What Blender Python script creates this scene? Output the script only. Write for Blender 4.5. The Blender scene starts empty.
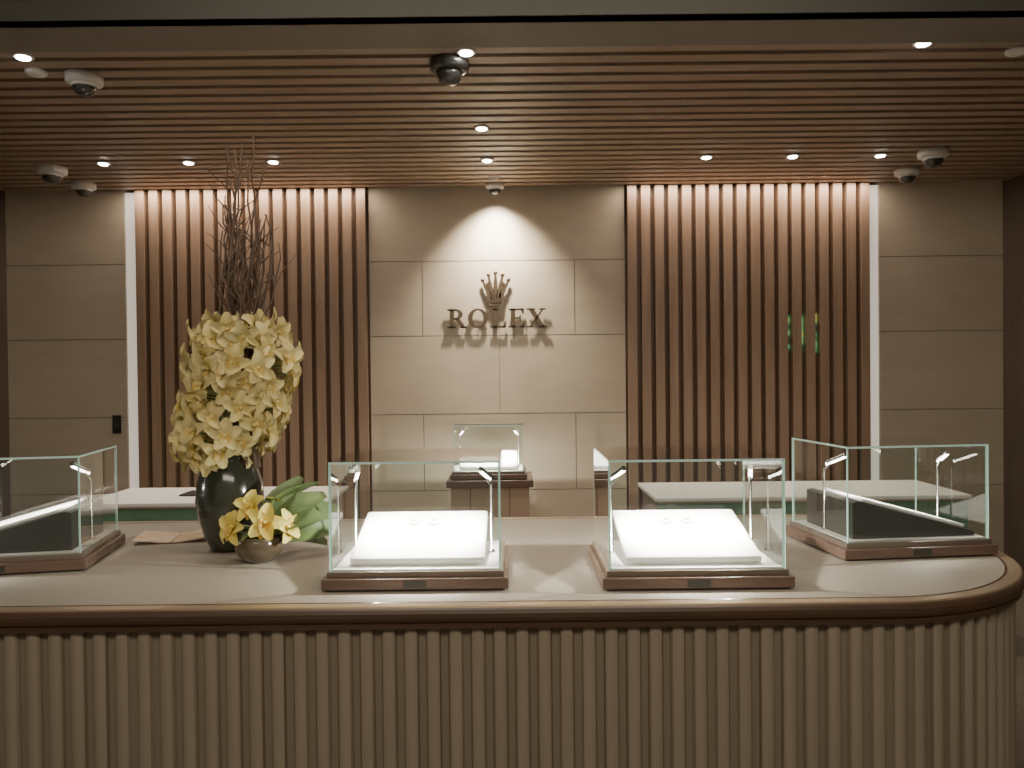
import bpy, bmesh, math, random
from mathutils import Vector, Matrix, Euler
random.seed(7)
S = bpy.context.scene
V = Vector
pi = math.pi

# ------------------------------------------------------------------ materials
def mat(name, col, rough=0.6, metal=0.0, col2=None, scale=(8,8,8), nscale=1.0, emit=None, estr=0.0, bump=0.0, spec=0.5, detail=4, trans=0.0, coat=0.0):
    m = bpy.data.materials.new(name); m.use_nodes = True
    nt = m.node_tree; b = nt.nodes['Principled BSDF']
    b.inputs['Base Color'].default_value = (*col,1)
    b.inputs['Roughness'].default_value = rough
    b.inputs['Metallic'].default_value = metal
    b.inputs['Specular IOR Level'].default_value = spec
    b.inputs['Coat Weight'].default_value = coat
    b.inputs['Transmission Weight'].default_value = trans
    if emit:
        b.inputs['Emission Color'].default_value = (*emit,1)
        b.inputs['Emission Strength'].default_value = estr
    if col2 or bump:
        tc = nt.nodes.new('ShaderNodeTexCoord'); mp = nt.nodes.new('ShaderNodeMapping')
        mp.inputs['Scale'].default_value = scale
        nz = nt.nodes.new('ShaderNodeTexNoise'); nz.inputs['Scale'].default_value = nscale
        nz.inputs['Detail'].default_value = detail
        nt.links.new(tc.outputs['Object'], mp.inputs['Vector'])
        nt.links.new(mp.outputs['Vector'], nz.inputs['Vector'])
        if col2:
            r = nt.nodes.new('ShaderNodeValToRGB')
            r.color_ramp.elements[0].color = (*col,1); r.color_ramp.elements[1].color = (*col2,1)
            r.color_ramp.elements[0].position = .3; r.color_ramp.elements[1].position = .7
            nt.links.new(nz.outputs['Fac'], r.inputs['Fac'])
            nt.links.new(r.outputs['Color'], b.inputs['Base Color'])
        if bump:
            bp = nt.nodes.new('ShaderNodeBump'); bp.inputs['Strength'].default_value = bump
            bp.inputs['Distance'].default_value = .01
            nt.links.new(nz.outputs['Fac'], bp.inputs['Height'])
            nt.links.new(bp.outputs['Normal'], b.inputs['Normal'])
    return m

def glass_mat(name, tint, boost=1.0):
    m = bpy.data.materials.new(name); m.use_nodes = True
    nt = m.node_tree; nt.nodes.clear()
    o = nt.nodes.new('ShaderNodeOutputMaterial'); mx = nt.nodes.new('ShaderNodeMixShader')
    t = nt.nodes.new('ShaderNodeBsdfTransparent'); t.inputs['Color'].default_value = (*tint,1)
    g = nt.nodes.new('ShaderNodeBsdfGlossy'); g.inputs['Roughness'].default_value = .01
    g.inputs['Color'].default_value = (1,1,1,1)
    # thin-pane fresnel: only the entering surface reflects (no false total internal reflection)
    f = nt.nodes.new('ShaderNodeFresnel'); f.inputs['IOR'].default_value = 1.45
    ge = nt.nodes.new('ShaderNodeNewGeometry')
    inv = nt.nodes.new('ShaderNodeMath'); inv.operation='SUBTRACT'; inv.inputs[0].default_value=1.0
    nt.links.new(ge.outputs['Backfacing'], inv.inputs[1])
    ml = nt.nodes.new('ShaderNodeMath'); ml.operation = 'MULTIPLY'
    nt.links.new(f.outputs[0], ml.inputs[0]); nt.links.new(inv.outputs[0], ml.inputs[1])
    m2 = nt.nodes.new('ShaderNodeMath'); m2.operation='MULTIPLY'; m2.inputs[1].default_value=boost
    nt.links.new(ml.outputs[0], m2.inputs[0]); nt.links.new(m2.outputs[0], mx.inputs[0])
    nt.links.new(t.outputs[0], mx.inputs[1]); nt.links.new(g.outputs[0], mx.inputs[2])
    nt.links.new(mx.outputs[0], o.inputs['Surface'])
    return m

M = {}
M['stone'] = mat('cream_stone', (.56,.47,.35), .55, col2=(.62,.525,.395), scale=(1.5,1.5,5), nscale=2.0, detail=6)
M['joint'] = mat('stone_joint', (.36,.30,.22), .8)
M['fin'] = mat('walnut_fin', (.32,.20,.13), .45, col2=(.40,.26,.175), scale=(12,12,.6), nscale=2.5)
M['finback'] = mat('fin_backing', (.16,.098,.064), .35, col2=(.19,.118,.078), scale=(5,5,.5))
M['slat'] = mat('ceiling_slat_wood', (.30,.208,.145), .5, col2=(.36,.26,.185), scale=(.6,10,10), nscale=2.5)
M['void'] = mat('ceiling_void', (.16,.115,.083), .9)
M['soffit'] = mat('soffit_paint', (.20,.168,.135), .7)
M['darkpaint'] = mat('dark_ceiling_paint', (.085,.085,.07), .8)
M['sidewood'] = mat('side_wall_wood', (.08,.06,.045), .5, col2=(.11,.08,.06), scale=(8,8,.6), nscale=2)
M['floor'] = mat('floor_carpet', (.13,.10,.075), .95, col2=(.17,.135,.10), scale=(40,40,40), nscale=1)
M['flute'] = mat('flute_plaster', (.37,.305,.225), .6, col2=(.41,.34,.255), scale=(20,20,2), nscale=1)
M['groove_shade'] = mat('flute_recess_shade', (.27,.215,.155), .7)  # darker colour paints the shade inside the flute recesses
M['top'] = mat('counter_leather', (.34,.295,.24), .5, col2=(.38,.33,.27), scale=(60,60,60), nscale=1.2, bump=.08)
M['rim'] = mat('counter_rim_walnut', (.080,.046,.030), .34, col2=(.12,.072,.047), scale=(1.5,25,25), nscale=1.5, coat=.15)
M['brass'] = mat('brass_inlay', (.55,.41,.27), .35, .6)
M['basewood'] = mat('case_base_walnut', (.13,.078,.056), .35, col2=(.18,.112,.082), scale=(3,30,30), nscale=1.5)
M['basetrim'] = mat('case_base_trim', (.22,.17,.135), .35, .3)
M['glass'] = glass_mat('case_glass', (.965,.985,.976), 1.8)
M['gedge'] = mat('glass_edge_green_glow', (.50,.72,.62), .15, emit=(.6,.85,.72), estr=.14)  # slight emission paints the edge-lit glow of the panes
M['pad'] = mat('display_leather_white', (.93,.91,.87), .6)
M['padfloor'] = mat('case_floor_cream', (.82,.79,.74), .6)
M['padside'] = mat('display_side_dark', (.045,.045,.038), .45)
M['steel'] = mat('steel_rod', (.55,.55,.52), .25, 1.0)
M['led'] = mat('led_head', (1,1,1), .3, emit=(1,.93,.8), estr=14)
M['logo'] = mat('bronze_sign', (.12,.085,.055), .35, .6)
M['white'] = mat('white_plastic', (.75,.73,.69), .4)
M['domeglass'] = mat('smoked_dome', (.05,.05,.045), .08, spec=.8)
M['lamp'] = mat('downlight_lens', (1,1,1), .3, emit=(1,.94,.86), estr=40)
M['chrome'] = mat('downlight_ring', (.8,.77,.72), .3, .3)
M['strip'] = mat('led_strip_diffuser', (1,1,1), .5, emit=(1,.88,.73), estr=.36)
M['vase'] = mat('dark_vase_glass', (.035,.038,.026), .16, spec=.6, coat=.3)
M['petal'] = mat('orchid_petal', (.84,.71,.30), .55, col2=(.92,.82,.45), scale=(14,14,14))
M['petal_y'] = mat('orchid_petal_yellow', (.88,.70,.13), .5, col2=(.92,.80,.26), scale=(14,14,14))
M['lip'] = mat('orchid_lip', (.80,.55,.14), .5, col2=(.88,.74,.32), scale=(60,60,60))
M['lip_r'] = mat('orchid_lip_red', (.55,.25,.06), .5, col2=(.85,.65,.15), scale=(60,60,60))
M['leaf'] = mat('leaf_green', (.09,.14,.045), .5, col2=(.16,.23,.08), scale=(10,10,10))
M['twig'] = mat('twig_bark', (.11,.07,.048), .8, col2=(.17,.11,.078), scale=(30,30,10))
M['bowl'] = mat('amber_bowl', (.14,.10,.055), .15, coat=.5, col2=(.075,.056,.035), scale=(15,15,15))
M['desk'] = mat('desk_top_cream', (.88,.85,.79), .4)
M['deskgreen'] = mat('desk_green_leather', (.09,.19,.12), .5, col2=(.13,.24,.15), scale=(30,30,30))
M['plaque'] = mat('pedestal_panel', (.42,.29,.20), .5, col2=(.48,.34,.24), scale=(10,10,1))
M['paper'] = mat('booklet_paper', (.85,.81,.73), .6, col2=(.80,.48,.20), scale=(25,25,25), nscale=1.5)
M['switch'] = mat('switch_black', (.03,.03,.03), .3)
M['green_refl'] = mat('green_reflection', (.02,.05,.03), .3)  # glowing noise colours paint a greenish reflection, not a display
nt=M['green_refl'].node_tree; bs=nt.nodes['Principled BSDF']
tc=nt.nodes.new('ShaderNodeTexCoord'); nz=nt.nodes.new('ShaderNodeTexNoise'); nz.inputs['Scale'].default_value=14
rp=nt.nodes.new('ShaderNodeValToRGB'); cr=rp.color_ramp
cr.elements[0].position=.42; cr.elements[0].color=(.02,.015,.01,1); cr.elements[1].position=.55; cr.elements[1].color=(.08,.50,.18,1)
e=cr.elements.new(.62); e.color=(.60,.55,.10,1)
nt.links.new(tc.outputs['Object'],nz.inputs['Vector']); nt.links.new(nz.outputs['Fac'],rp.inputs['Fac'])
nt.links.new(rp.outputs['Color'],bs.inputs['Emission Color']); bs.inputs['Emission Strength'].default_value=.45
M['gold'] = mat('watch_gold', (.75,.66,.50), .3, .6)

# ------------------------------------------------------------------ mesh builder
class B:
    def __init__(s): s.bm = bmesh.new(); s.mats = []
    def mi(s, k):
        if k not in s.mats: s.mats.append(k)
        return s.mats.index(k)
    def box(s, c, d, k, R=None, bev=0):
        i = s.mi(k)
        T = Matrix.Translation(c) @ (R.to_4x4() if R else Matrix.Identity(4)) @ Matrix.Diagonal((d[0],d[1],d[2],1))
        r = bmesh.ops.create_cube(s.bm, size=1, matrix=T)
        fs = {f for v in r['verts'] for f in v.link_faces}
        for f in fs: f.material_index = i
        if bev:
            es = list({e for v in r['verts'] for e in v.link_edges})
            rr = bmesh.ops.bevel(s.bm, geom=es, offset=bev, segments=2, affect='EDGES', profile=.6)
            for f in rr['faces']: f.material_index = i
    def bx(s, x0,x1,y0,y1,z0,z1,k,bev=0):
        s.box(((x0+x1)/2,(y0+y1)/2,(z0+z1)/2),(x1-x0,y1-y0,z1-z0),k,bev=bev)
    def lathe(s, prof, c, k, n=32, sx=1, sy=1, R=None):
        i = s.mi(k); rings = []
        for r,z in prof:
            ring = []
            for a in range(n):
                t = 2*pi*a/n
                p = V((r*sx*math.cos(t), r*sy*math.sin(t), z))
                if R: p = R @ p
                ring.append(s.bm.verts.new(p+V(c)))
            rings.append(ring)
        for a,b in zip(rings, rings[1:]):
            for j in range(n):
                f = s.bm.faces.new((a[j],a[(j+1)%n],b[(j+1)%n],b[j])); f.material_index = i; f.smooth = True
        for ring,rev in ((rings[0],True),(rings[-1],False)):
            try:
                f = s.bm.faces.new(ring[::-1] if rev else ring); f.material_index = i
            except: pass
    def tube(s, pts, rad, k, n=6):
        i = s.mi(k); rings=[]
        pts=[V(p) for p in pts]
        if not hasattr(rad,'__len__'): rad=[rad]*len(pts)
        for q,p in enumerate(pts):
            d = (pts[min(q+1,len(pts)-1)]-pts[max(q-1,0)]).normalized()
            u = d.cross(V((.31,.87,.17))).normalized(); w = d.cross(u)
            rings.append([s.bm.verts.new(p+(u*math.cos(2*pi*a/n)+w*math.sin(2*pi*a/n))*rad[q]) for a in range(n)])
        for a,b in zip(rings,rings[1:]):
            for j in range(n):
                f = s.bm.faces.new((a[j],a[(j+1)%n],b[(j+1)%n],b[j])); f.material_index=i; f.smooth=True
        for r in (rings[0],rings[-1]):
            f = s.bm.faces.new(r); f.material_index=i
    def sphere(s, c, r, k, sub=2, sc=(1,1,1)):
        i=s.mi(k)
        q = bmesh.ops.create_icosphere(s.bm, subdivisions=sub, radius=r, matrix=Matrix.Translation(c)@Matrix.Diagonal((*sc,1)))
        for v in q['verts']:
            for f in v.link_faces: f.material_index=i; f.smooth=True
    def prism(s, poly, T, h, k, hole=None):
        i=s.mi(k)
        a=[s.bm.verts.new(T@V((x,y,0))) for x,y in poly]; b=[s.bm.verts.new(T@V((x,y,h))) for x,y in poly]
        n=len(poly); fs=[]
        if hole:
            a2=[s.bm.verts.new(T@V((x,y,0))) for x,y in hole]; b2=[s.bm.verts.new(T@V((x,y,h))) for x,y in hole]
            for j in range(n):
                m=(j+1)%n
                fs+= [s.bm.faces.new((a[j],a[m],a2[m],a2[j])), s.bm.faces.new((b[m],b[j],b2[j],b2[m])),
                      s.bm.faces.new((a[m],a[j],b[j],b[m])), s.bm.faces.new((a2[j],a2[m],b2[m],b2[j]))]
        else:
            fs=[s.bm.faces.new(a[::-1]), s.bm.faces.new(b)]
            for j in range(n):
                m=(j+1)%n; fs.append(s.bm.faces.new((a[j],a[m],b[m],b[j])))
        for f in fs: f.material_index=i
    def petal(s, T, L, W, cup, droop, k, nu=5, nv=4, tip=.5, arch=.12, pw=.75):
        i=s.mi(k); g=[]
        for u in range(nu+1):
            t=u/nu; w=W*(math.sin(pi*min(1,(t*.86+.08)))**pw)*(1-.25*t*tip)
            row=[]
            for v in range(nv+1):
                q=v/nv*2-1
                row.append(s.bm.verts.new(T@V((t*L, q*w/2, cup*(q*q)*w - droop*t*t*L + arch*L*math.sin(pi*t)))))
            g.append(row)
        for u in range(nu):
            for v in range(nv):
                f=s.bm.faces.new((g[u][v],g[u+1][v],g[u+1][v+1],g[u][v+1])); f.material_index=i; f.smooth=True
    def obj(s, name, loc=(0,0,0), rz=0, fix=True):
        if fix: bmesh.ops.recalc_face_normals(s.bm, faces=s.bm.faces[:])
        me=bpy.data.meshes.new(name); s.bm.to_mesh(me); s.bm.free()
        for k in s.mats: me.materials.append(M[k])
        o=bpy.data.objects.new(name, me); o.location=loc; o.rotation_euler[2]=rz
        S.collection.objects.link(o); return o

def light(name, kind, loc, energy, col=(1,.84,.66), size=.05, target=None, spot=None, blend=.6, sizey=None, parent=None):
    l=bpy.data.lights.new(name, kind); l.energy=energy; l.color=col
    if kind=='AREA':
        l.size=size
        if sizey: l.shape='RECTANGLE'; l.size_y=sizey
    else: l.shadow_soft_size=size
    if spot: l.spot_size=math.radians(spot); l.spot_blend=blend
    o=bpy.data.objects.new(name,l); o.location=loc
    if target is not None:
        o.rotation_euler=(V(target)-V(loc)).to_track_quat('-Z','Y').to_euler()
    S.collection.objects.link(o)
    if parent: o.parent=parent
    return o

CZ = 3.13      # slat ceiling underside
WY = 6.30      # back wall face
XL, XR = -4.12, 4.02

# ------------------------------------------------------------------ room
b=B(); b.bx(XL-.1,XR+.1,-2.6,6.7,-.05,0,'floor'); b.obj('floor')
b=B(); b.bx(XL,XR,6.45,6.6,0,3.6,'finback'); b.obj('wall_back')
rows=[0.03,0.66,1.285,1.925,2.535,3.16]
def stone(name,x0,x1,offs):
    b=B(); b.bx(x0,x1,WY+.012,6.45,0,3.2,'joint')
    g=.003
    for r in range(len(rows)-1):
        xs=[x0]+[x for x in offs[r%2] if x0<x<x1]+[x1]
        if r==len(rows)-2: xs=[x0,x1]
        for a,c in zip(xs,xs[1:]):
            b.bx(a+(g if a!=x0 else 0),c-(g if c!=x1 else 0),WY,WY+.02,rows[r]+g,rows[r+1]-g,'stone')
    return b.obj(name)
stone('wall_panel_center',-1.155,.93,([-.10],[-.725,.52]))
stone('wall_panel_left',XL,-3.15,([],[]))
stone('wall_panel_right',3.01,XR,([],[]))
for n,x0,x1 in (('light_strip_recess',-3.15,-3.06),('light_strip_recess',2.93,3.01)):
    b=B(); b.bx(x0,x1,6.36,6.45,0,3.13,'joint'); b.bx(x0+.004,x1-.004,6.31,6.362,0,3.12,'strip')
    b.obj(n)

def fins(name,x0,x1,n):
    b=B(); p=(x1-x0)/n
    for i in range(n):
        cx=x0+p*(i+.5)
        b.bx(cx-p*.32,cx+p*.32,6.25,6.34,0,3.125,'fin',)
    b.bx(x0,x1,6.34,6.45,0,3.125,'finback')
    b.bx(x0,x1,6.23,6.35,0,.08,'fin')
    return b.obj(name)
fins('wood_fin_screen',-3.06,-1.155,17)
fins('wood_fin_screen',.93,2.93,18)
b=B(); b.bx(2.2,2.56,6.325,6.339,1.76,2.08,'green_refl'); b.bx(2.18,2.58,6.333,6.3395,1.74,2.10,'switch'); b.obj('green_reflection_panel')  # added emissive panel stands in for a reflection behind the fins

b=B(); b.bx(XR,XR+.1,-2.6,6.6,0,3.7,'sidewood'); b.obj('wall_right')
b=B(); b.bx(XL-.1,XL,-2.6,6.6,0,3.7,'sidewood'); b.obj('wall_left')

# ceiling
b=B()
b.bx(XL,XR,3.57,6.6,CZ+.06,CZ+.15,'void')
y=3.60
while y<6.28:
    b.bx(XL,XR,y,y+.078,CZ,CZ+.065,'slat'); y+=.122
b.obj('ceiling')
b=B(); b.bx(XL,XR,3.27,3.58,CZ-.015,CZ+.16,'soffit'); b.bx(XL,XR,3.262,3.33,CZ-.015,3.7,'darkpaint')
b.bx(XL,XR,3.255,3.275,CZ+.07,CZ+.085,'soffit'); b.obj('trim_1')
b=B(); b.bx(XL,XR,-2.6,3.3,3.6,3.7,'darkpaint'); b.obj('ceiling_front')

# downlights
spots=[(-2.29,3.65),(-.2,3.65),(1.93,3.60),(-.17,4.77),(-.16,5.48)]+[(x,5.46) for x in (-2.87,-2.27,-1.67,1.39,2.0,2.62)]
for i,(x,y) in enumerate(spots):
    b=B()
    b.lathe([(.024,.0),(.045,0),(.047,-.006),(.040,-.010),(.028,-.008),(.024,-.002)],(0,0,0),'chrome',20)
    b.lathe([(.001,-.006),(.030,-.014),(.030,-.001)],(0,0,0),'lamp',16)
    o=b.obj('ceiling_downlight',(x,y,CZ))
    e={0:20,1:50,2:20,3:55,4:22,5:24,10:24}.get(i,62)
    light('beam','SPOT',(0,0,-.02),e,(1,.88,.72),.03,(0,-.15 if i>4 else 0,-2),spot=72 if i>4 else 85,blend=.9,parent=o)
b=B(); b.lathe([(.03,.02),(.03,-.015),(.024,-.02),(.001,-.018)],(0,0,0),'chrome',16,R=Matrix.Rotation(math.radians(18),3,'X'))
b.lathe([(.05,0),(.05,-.006),(.02,-.01)],(0,0,.0),'chrome',16)
o=b.obj('accent_spotlight',(-.12,5.98,CZ))
light('beam','SPOT',(0,.0,-.035),165,(1,.88,.72),.05,(0,.36,-.95),spot=96,blend=1.0,parent=o)
light('beam','SPOT',(0,.01,-.03),85,(1,.92,.82),.04,(0,.34,-.42),spot=58,blend=1.0,parent=o)

# domes
def dome(name,x,y,r,dark=False):
    b=B(); k='domeglass' if dark else 'white'
    b.lathe([(r,0),(r,-.25*r),(r*.97,-.42*r),(r*.80,-.5*r),(r*.6,-.52*r)],(0,0,0),k,28)
    b.lathe([(r*.66,-.50*r),(r*.64,-.75*r),(r*.5,-.98*r),(r*.28,-1.12*r),(.001,-1.16*r)],(0,0,0),'domeglass' ,24)
    if not dark: b.lathe([(r*.70,-.5*r),(r*.70,-.62*r),(r*.66,-.66*r)],(0,0,0),'white',24)
    return b.obj(name,(x,y,CZ))
for x,y,r in ((-2.14,3.90,.088),(-3.30,5.57,.10),(-3.33,6.03,.09),(3.02,5.87,.09),(2.95,5.38,.10),(-.12,6.18,.075)):
    dome('security_dome_camera',x,y,r)
dome('smoked_dome_camera',-.29,3.77,.10,True)
for x,y in ((-2.34,3.83),(2.43,3.70)):
    b=B(); b.lathe([(.05,0),(.05,-.012),(.04,-.02),(.02,-.024),(.001,-.024)],(0,0,0),'white',24); b.obj('smoke_detector',(x,y,CZ))

b=B(); b.bx(-.035,.035,-.012,0,-.075,.075,'switch',bev=.003); b.bx(-.02,.02,-.016,-.011,-.03,.03,'domeglass'); b.obj('wall_switch',(-3.235,WY,1.23))

# ------------------------------------------------------------------ sign
b=B()
SO=.027
T0=Matrix.Translation((0,-SO,0)) @ Matrix.Rotation(pi/2,4,'X')
H=.155
def L2(ox,oz,poly,hole=None,h=.014):
    f=lambda P:[(ox+x*H,oz+y*H) for x,y in P]
    b.prism(f(poly),T0,h,'logo',f(hole) if hole else None)
def rect(x0,x1,y0,y1): return [(x0,y0),(x1,y0),(x1,y1),(x0,y1)]
t=.10
x=-.395
for P in (rect(.12,.35,0,1),rect(0,.45,1-t,1),rect(0,.46,0,t),rect(.3,.5,.44,.44+t)): L2(x,0,P)
N=14
outer=[(.42+.38*math.cos(a),.72+.28*math.sin(a)) for a in [-pi/2+pi*i/N for i in range(N+1)]]
inner=[(.42+.16*math.cos(a),.72+.18*math.sin(a)) for a in [-pi/2+pi*i/N for i in range(N+1)]]
for i in range(N): L2(x,0,[outer[i],outer[i+1],inner[i+1],inner[i]])
L2(x,0,[(.40,.48),(.64,.50),(.99,.0),(.72,.0)]); L2(x,0,rect(.68,1.04,0,t*.8))
x+=1.10*H; N=36
L2(x,0,[(.5+.52*math.cos(2*pi*i/N),.5+.52*math.sin(2*pi*i/N)) for i in range(N)],[(.5+.28*math.cos(2*pi*i/N),.5+.42*math.sin(2*pi*i/N)) for i in range(N)])
x+=1.16*H
for P in (rect(.12,.35,0,1),rect(0,.47,1-t,1),rect(0,.82,0,t),[(.82,0),(.82,.34),(.76,.34),(.66,t),(.6,0)]): L2(x,0,P)
x+=.95*H
for P in (rect(.12,.35,0,1),rect(0,.80,1-t,1),rect(0,.84,0,t),rect(.3,.62,.46,.46+t),rect(.58,.65,.36,.66),[(.84,0),(.84,.32),(.78,.32),(.68,t),(.6,0)],[(.8,1),(.8,.70),(.74,.70),(.66,1-t),(.6,1)]): L2(x,0,P)
x+=.96*H
for P in ([(.06,1),(.35,1),(.97,0),(.68,0)],[(.81,1),(.92,1),(.22,0),(.11,0)],rect(0,.44,1-t*.8,1),rect(.66,1.0,1-t*.8,1),rect(0,.34,0,t*.8),rect(.58,1.04,0,t*.8)): L2(x,0,P)
cz=.175; cx=.0
def C(poly,h=.016,hole=None): b.prism([(cx+p,cz+q) for p,q in poly],T0,h,'logo',[(cx+p,cz+q) for p,q in hole] if hole else None)
N=28
C([(.064*math.cos(2*pi*i/N),.024+.024*math.sin(2*pi*i/N)) for i in range(N)],hole=[(.046*math.cos(2*pi*i/N),.024+.011*math.sin(2*pi*i/N)) for i in range(N)])
tips=[(-.105,.205),(-.056,.245),(0,.262),(.056,.245),(.105,.205)]
bases=[(-.062,-.022),(-.040,-.004),(-.017,.017),(.004,.040),(.022,.062)]
for (tx,tz),(b0,b1) in zip(tips,bases):
    C([(b0,.03),(b1,.03),((b0+b1)/2*1.25+.018,.10),(tx+.009,tz),(tx-.009,tz),((b0+b1)/2*1.25-.022,.10)])
    b.sphere((cx+tx,-SO-.008,cz+tz+.008),.018,'logo',2,(1,.6,1))
for px,pz in ((-.35,.08),(-.14,.02),(.03,.08),(.18,.08),(.34,.08),(0,.20)):
    b.box((px,-SO/2,pz),(.008,SO,.008),'logo')
b.obj('wall_lettering_sign',(-.125,WY,1.985))

# ------------------------------------------------------------------ counter
X0,X1,Y0,Y1=-3.1,1.76,2.155,3.52
def outline(off, rib=False):
    pts=[]; nrm=[]
    R=.70; r=.15
    def arc(cx,cy,rad,a0,a1,n):
        for i in range(n+1):
            a=a0+(a1-a0)*i/n; pts.append(V((cx+rad*math.cos(a),cy+rad*math.sin(a)))); nrm.append(V((math.cos(a),math.sin(a))))
    def seg(p,q,nn,n):
        for i in range(1,n): pts.append(V(p).lerp(V(q),i/n)); nrm.append(V(nn))
    st=.0035 if rib else 1.0
    nn=lambda L: max(1,int(L/st)) if rib else 1
    na=int(R*pi/2/st) if rib else 28
    arc(X0+r,Y1-r,r,pi/2,pi,8)
    seg((X0,Y1-r),(X0,Y0+R),(-1,0),nn(Y1-Y0-r-R))
    arc(X0+R,Y0+R,R,pi,1.5*pi,na)
    seg((X0+R,Y0),(X1-R,Y0),(0,-1),nn(X1-X0-2*R))
    arc(X1-R,Y0+R,R,1.5*pi,2*pi,na)
    seg((X1,Y0+R),(X1,Y1-r),(1,0),nn(Y1-Y0-r-R))
    arc(X1-r,Y1-r,r,0,pi/2,8)
    out=[]; s=0; prev=None; deep=[]
    for p,n_ in zip(pts,nrm):
        if prev is not None: s+=(p-prev).length
        prev=p
        o=off; dp=False
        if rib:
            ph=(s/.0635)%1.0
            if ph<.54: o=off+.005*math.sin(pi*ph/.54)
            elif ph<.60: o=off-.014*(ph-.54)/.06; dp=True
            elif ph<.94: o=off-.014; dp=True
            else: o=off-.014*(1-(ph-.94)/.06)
        out.append(p+n_*o); deep.append(dp)
    outline.deep=deep
    return out
b=B()
def loft(levels,k,rib=False,cap_top=False):
    i=b.mi(k); rings=[]
    for off,z in levels:
        rings.append([b.bm.verts.new((p.x,p.y,z)) for p in outline(off,rib)])
    dp=outline.deep
    for a,c in zip(rings,rings[1:]):
        n=len(a)
        for j in range(n):
            f=b.bm.faces.new((a[j],a[(j+1)%n],c[(j+1)%n],c[j])); f.material_index=i
            if rib and dp[j]: f.material_index=b.mi('groove_shade')
            f.smooth = False
    if cap_top:
        f=b.bm.faces.new(rings[-1]); f.material_index=b.mi(cap_top)
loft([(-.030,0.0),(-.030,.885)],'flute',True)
loft([(-.06,0.0),(-.02,0.0),(-.02,.07),(-.03,.075)],'rim')
loft([(-.09,.882),(-.016,.882),(-.006,.888),(-.006,.899),(-.014,.903)],'rim')
loft([(-.02,.902),(-.008,.9025),(0,.910),(.004,.92),(.004,.932),(0,.942),(-.006,.946)],'rim')
loft([(-.006,.946),(-.010,.950),(-.045,.950)],'brass')
loft([(-.045,.950),(-.05,.9485),(-.055,.950)],'rim',cap_top='top')
cnt=b.obj('display_counter',fix=False)
bm=bmesh.new(); bm.from_mesh(cnt.data); bmesh.ops.recalc_face_normals(bm,faces=bm.faces[:]); bm.to_mesh(cnt.data); bm.free()
CT=.950

# ------------------------------------------------------------------ display cases
def case(x,y,z,rz,flip=0,name='glass_display_case',power=40,W=.565):
    b=B(); D=.45
    b.bx(-W/2,W/2,-D/2,D/2,.006,.040,'basewood',bev=.004)
    b.bx(-W/2+.012,W/2-.012,-D/2+.012,D/2-.012,0,.006,'padside')
    b.bx(-W/2+.014,W/2-.014,-D/2+.014,D/2-.014,.040,.058,'basetrim',bev=.002)
    b.bx(-W/2+.03,W/2-.03,-D/2+.03,D/2-.03,.058,.062,'padfloor')
    b.bx(-.035,.035,-D/2-.001,-D/2+.004,.012,.034,'padside')
    w,d=W/2-.022,D/2-.02; z0,z1=.058,.384; t=.007
    def pane(x0,x1,y0,y1,za,zb,ax):
        i=b.mi('glass'); e=b.mi('gedge')
        r=bmesh.ops.create_cube(b.bm,size=1,matrix=Matrix.Translation(((x0+x1)/2,(y0+y1)/2,(za+zb)/2))@Matrix.Diagonal((x1-x0,y1-y0,zb-za,1)))
        for f in {f for v in r['verts'] for f in v.link_faces}:
            f.normal_update(); f.material_index = i if abs(f.normal[ax])>.9 else e
    pane(-w,w,-d,-d+t,z0,z1,1); pane(-w,w,d-t,d,z0,z1,1)
    pane(-w,-w+t,-d+t,d-t,z0,z1,0); pane(w-t,w,-d+t,d-t,z0,z1,0)
    pane(-w,w,-d,d,z1,z1+.007,2)
    cy=.0
    TX=Matrix(((0,0,1,0),(1,0,0,0),(0,1,0,0),(0,0,0,1)))
    if not flip:
        R=Matrix.Rotation(math.radians(15),3,'X')
        b.box((0,cy,.122),(.42,.34,.024),'pad',R,bev=.010)
        b.prism([(-.15,.062),(.15,.062),(.15,.15),(-.15,.072)],Matrix.Translation((-.185,cy,0))@TX,.37,'pad')
        for wx,wy in ((-.04,.07),(.03,.07)):
            p=V((0,cy,.122))+R@V((wx,wy,.016))
            b.lathe([(.016,-.006),(.019,0),(.016,.006)],p,'pad',18,R=R)
            b.lathe([(.008,.004),(.009,.008),(.007,.009),(.001,.009)],p,'gold',16,R=R)
    else:
        # dark wedge body sloping down toward the counter end, white pad on the slope
        s=flip
        TZ=Matrix.Translation((0,.165,0))@Matrix.Rotation(pi/2,4,'X')
        pts=[(-.22*s,.062),(.235*s,.062),(.235*s,.078),(-.20*s,.195),(-.22*s,.19)]
        if s<0: pts=pts[::-1]
        b.prism(pts,TZ,.33,'padside')
        ang=math.atan2(.117,.435)*s
        b.box((.02*s,0,.144),(.40,.29,.012),'pad',Matrix.Rotation(ang,3,'Y'),bev=.004)
    for sx in (-1,1):
        px=sx*(w-.035); py=.02
        b.tube([(px,py,.06),(px,py,.29)],.0045,'steel',8)
        b.lathe([(.012,.060),(.012,.068),(.006,.072)],(px,py,0),'steel',12)
        b.tube([(px,py,.285),(px-sx*.02,py-.06,.335)],.004,'steel',8)
        b.tube([(px-sx*.005,py-.015,.315),(px-sx*.03,py-.10,.352)],.008,'steel',8)
        b.tube([(px-sx*.004,py-.012,.307),(px-sx*.029,py-.097,.343)],.006,'led',6)
    o=b.obj(name,(x,y,z),rz,fix=False)
    for sx in (-1,1):
        light('led_beam','SPOT',(sx*.17,-.05,.318),power,(1,.95,.86),.012,(sx*.02,.02,.10),spot=128,blend=.9,parent=o)
    return o
c1=case(-.299,2.31+.225,CT,0)
c2=case(.552,2.29+.225,CT,0,W=.575)
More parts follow.
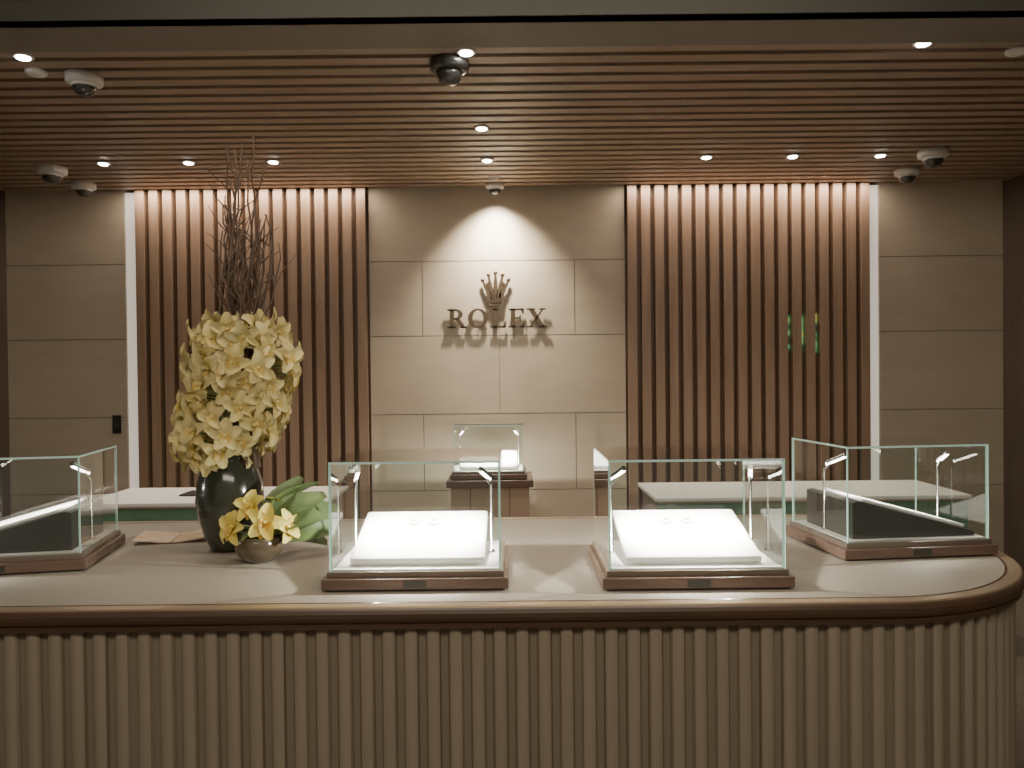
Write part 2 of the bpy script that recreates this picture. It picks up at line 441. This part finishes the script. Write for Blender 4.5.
def corner_case(px,py,rz,side):
    c=Matrix.Rotation(rz,2)@V((side*.2825,-.225))
    return case(px-c.x,py-c.y,CT,rz,flip=-side,power=11)
corner_case(1.13,2.62,math.radians(6),-1)
corner_case(-1.45,2.60,math.radians(11),1)

b=B(); b.bx(-.31,.31,-.26,.26,.80,.85,'basewood',bev=.004); b.bx(-.28,.28,-.235,.235,0.06,.80,'plaque'); b.bx(-.26,.26,-.215,.215,0,.06,'basewood')
for xx in (-.14,.0,.14): b.bx(xx-.003,xx+.003,-.238,-.234,.06,.80,'basewood')
b.obj('display_pedestal',(-.165,5.72,0))
case(-.175,5.72,.85,0,power=38,W=.55)

def desk(x0,x1,name='service_desk'):
    b=B(); cx=(x0+x1)/2; L=x1-x0
    b.bx(-L/2,L/2,-.33,.33,.83,.855,'desk',bev=.008)
    b.bx(-L/2+.02,L/2-.02,-.315,-.28,.45,.83,'deskgreen'); b.bx(-L/2+.02,L/2-.02,-.33,-.31,.822,.83,'brass')
    for s in (-1,1): b.bx(s*(L/2-.06)-.03,s*(L/2-.06)+.03,-.28,.28,0,.83,'basewood')
    b.bx(-L/2+.09,L/2-.09,-.02,.02,.3,.5,'basewood')
    b.obj(name,(cx,4.93,0))
desk(-2.62,-1.12); desk(.85,2.75)
b=B(); b.bx(-.16,.16,-.1,.1,0,.012,'switch',bev=.004); b.lathe([(.02,.012),(.02,.04),(.001,.04)],(-.05,0,0),'gold',12); b.lathe([(.02,.012),(.02,.03),(.001,.03)],(.06,.02,0),'white',12)
b.obj('desk_tray',(-1.95,4.95,.855))

# ------------------------------------------------------------------ flowers
def flower(b,pos,nrm,size,kp='petal',kl='lip'):
    n=V(nrm).normalized()
    up=V((0,0,1)); xa=up.cross(n)
    if xa.length<.1: xa=V((1,0,0))
    xa.normalize(); ya=n.cross(xa)
    base=Matrix(((xa.x,ya.x,n.x,pos[0]),(xa.y,ya.y,n.y,pos[1]),(xa.z,ya.z,n.z,pos[2]),(0,0,0,1)))@Matrix.Rotation(random.uniform(-.35,.35),4,'Z')
    for a,l,w in ((90,1,.78),(22,.98,.68),(158,.98,.68),(235,.92,.68),(305,.92,.68)):
        T=base@Matrix.Rotation(math.radians(a+random.uniform(-6,6)),4,'Z')@Matrix.Rotation(math.radians(random.uniform(-36,-12)),4,'Y')
        b.petal(T,size*l,size*w,.24,.12+random.uniform(-.12,.2),kp,pw=.6,tip=.35)
    T=base@Matrix.Rotation(math.radians(270),4,'Z')@Matrix.Rotation(math.radians(-52),4,'Y')
    b.petal(T,size*.62,size*.55,.6,.75,kl,tip=0,pw=.5)
    c=base@V((0,size*.05,0)); d=base@V((0,size*.06,size*.38))
    b.tube([c,c.lerp(d,.6)-V((0,0,.001)),d],[size*.09,size*.07,size*.085],kp,6)

vx,vy=-1.075,2.92
b=B()
b.lathe([(.062,0),(.072,.006),(.092,.05),(.114,.12),(.124,.19),(.120,.25),(.102,.31),(.082,.34),(.080,.352),(.084,.362),(.080,.366),(.070,.355),(.068,.33),(.06,.30)],(0,0,0),'vase',40)
vase=b.obj('orchid_flower_vase',(vx,vy,CT))
b=B()
def prof(t):
    pts=[(0,.08,-.04),(.12,.175,-.035),(.28,.215,.0),(.5,.195,.045),(.72,.195,.055),(.9,.175,.05),(1,.11,.045)]
    for p,q in zip(pts,pts[1:]):
        if t<=q[0]:
            u=(t-p[0])/(q[0]-p[0]); return p[1]+(q[1]-p[1])*u, p[2]+(q[2]-p[2])*u
    return pts[-1][1:]
N=112
for i in range(N):
    t=(i+.5)/N; r,cx=prof(t); a=i*2.39996+random.uniform(-.25,.25)
    r*=.86*random.uniform(.82,1.1)
    z=.33+t*.535
    d=V((math.cos(a),math.sin(a)*.9,0))
    p=V((cx+d.x*r,d.y*r,z))
    flower(b,p,(d.x+random.uniform(-.3,.3),d.y+random.uniform(-.3,.3),random.uniform(-.4,.3)),random.uniform(.062,.076))
    b.tube([(cx*.6,0,z-.05),(cx+d.x*r*.5,d.y*r*.5,z-.01),p],.003,'leaf',5)
for i in range(14):
    a=i*2.4; flower(b,(.05+.07*math.cos(a),.07*math.sin(a),.81+.008*(i%6)),(math.cos(a)*.7,math.sin(a)*.7,.7),.06)
for i in range(6):
    a=i*1.05; b.tube([(.02*math.cos(a),.02*math.sin(a),.02),(.03*math.cos(a),.03*math.sin(a),.35),(.04+.03*math.cos(a),.03*math.sin(a),.84)],.005,'leaf',6)
o=b.obj('orchid_blooms',fix=False); o.parent=vase
b=B()
for i in range(36):
    a=random.uniform(0,2*pi); x=.055+.035*math.cos(a); y=.035*math.sin(a)
    h=random.uniform(1.08,1.38) if i>6 else random.uniform(1.42,1.58)
    p=V((x*.5,y*.5,.25)); pts=[p.copy()]
    spread=random.uniform(-.08,.10); sy=random.uniform(-.08,.08)
    ph=random.uniform(0,6)
    n=16
    for k in range(1,n+1):
        u=k/n
        pts.append(V((x+spread*u**1.2+.018*math.sin(ph+u*11)+random.uniform(-.008,.008), y+sy*u+.012*math.cos(ph+u*8), .25+(h-.25)*u)))
    b.tube(pts,[.0072*(1-.78*k/n)+.0012 for k in range(n+1)],'twig',5)
    for q in range(4):
        k=random.randint(8,14); s=pts[k]; dd=V((random.uniform(-.09,.09),random.uniform(-.05,.05),random.uniform(.05,.13)))
        b.tube([s,s+dd*.5+V((random.uniform(-.015,.015),0,0)),s+dd],[.0036,.0026,.0012],'twig',4)
o=b.obj('branch_bundle',fix=False); o.parent=vase
b=B()
b.lathe([(.045,0),(.055,.004),(.075,.025),(.083,.05),(.078,.078),(.070,.09),(.064,.09),(.070,.075),(.06,.06)],(0,0,0),'bowl',32)
for dx,dy,dz,nx,ny,nz,s in ((-.06,-.07,.13,-.5,-1,.35,.066),(.05,-.08,.145,.2,-1,.3,.074),(-.01,-.04,.19,-.1,-.8,.7,.068),(.10,-.02,.12,.9,-.6,.2,.064),(-.10,-.02,.12,-1,-.4,.3,.060),(.04,.05,.18,.2,.5,.8,.055)):
    flower(b,(dx,dy,dz),(nx,ny,nz),s,'petal_y','lip_r')
    b.tube([(0,0,.05),(dx*.5,dy*.5,.10),(dx,dy,dz)],.003,'leaf',5)
for i in range(9):
    a=i*.7-1.8
    T=Matrix.Translation((0,0,.08))@Matrix.Rotation(a,4,'Z')@Matrix.Rotation(math.radians(-25-10*(i%3)),4,'Y')
    b.petal(T,.10,.045,.2,.3,'leaf')
# broad leaves spilling to the right of the bowl
for az,el,ro,L,Wd in ((8,-38,55,.24,.13),(22,-20,50,.27,.14),(35,-50,-40,.25,.13),(14,-4,60,.25,.13),(-8,-22,50,.22,.11),(50,-30,50,.24,.12),(30,-62,45,.23,.12),(20,8,40,.22,.12)):
    T=Matrix.Translation((.02,.03,.09))@Matrix.Rotation(math.radians(az),4,'Z')@Matrix.Rotation(math.radians(el),4,'Y')@Matrix.Rotation(math.radians(ro),4,'X')
    b.petal(T,L,Wd,.15,.18,'leaf',nu=8,nv=4,tip=1)
b.obj('orchid_bowl',(-.905,2.73,CT),fix=False)
b=B()
for s in (-1,1):
    R=Matrix.Rotation(math.radians(-6*s),3,'Y')
    b.box((s*.072,0,.011),(.14,.19,.006),'paper',R,bev=.001)
b.box((0,0,.002),(.27,.20,.003),'basewood')
b.obj('open_booklet',(-1.37,3.12,CT),math.radians(12))

# ------------------------------------------------------------------ lighting
for x0,x1 in ((-3.06,-1.155),(.93,2.93)):
    light('cove_light','AREA',((x0+x1)/2,6.17,3.12),14,(1,.83,.67),x1-x0-.05,((x0+x1)/2,6.27,2.2),sizey=.03)
light('shop_fill_light','AREA',(0,-.6,3.55),72,(1,.86,.68),3.0,(0,1.6,.6),sizey=1.2)  # unseen area light added as front ambient, brightens the counter front
light('counter_fill_light','AREA',(0,2.2,3.55),20,(1,.86,.70),2.6,(0,2.6,.9),sizey=.3)  # unseen area light added above the counter as general fill
w=bpy.data.worlds.new('World'); S.world=w; w.use_nodes=True
w.node_tree.nodes['Background'].inputs[0].default_value=(1,.86,.70,1)
w.node_tree.nodes['Background'].inputs[1].default_value=.11

# ------------------------------------------------------------------ camera
cam=bpy.data.cameras.new('Camera'); cam.lens=27.07; cam.sensor_width=36
co=bpy.data.objects.new('Camera',cam); S.collection.objects.link(co); S.camera=co
R=Matrix.Rotation(math.radians(90-.67),4,'X')@Matrix.Rotation(math.radians(-.6),4,'Z')
co.matrix_world=Matrix.Translation((0,0,1.6))@R
S.view_settings.view_transform='AgX'
S.view_settings.exposure=0.05
S.view_settings.gamma=1.18
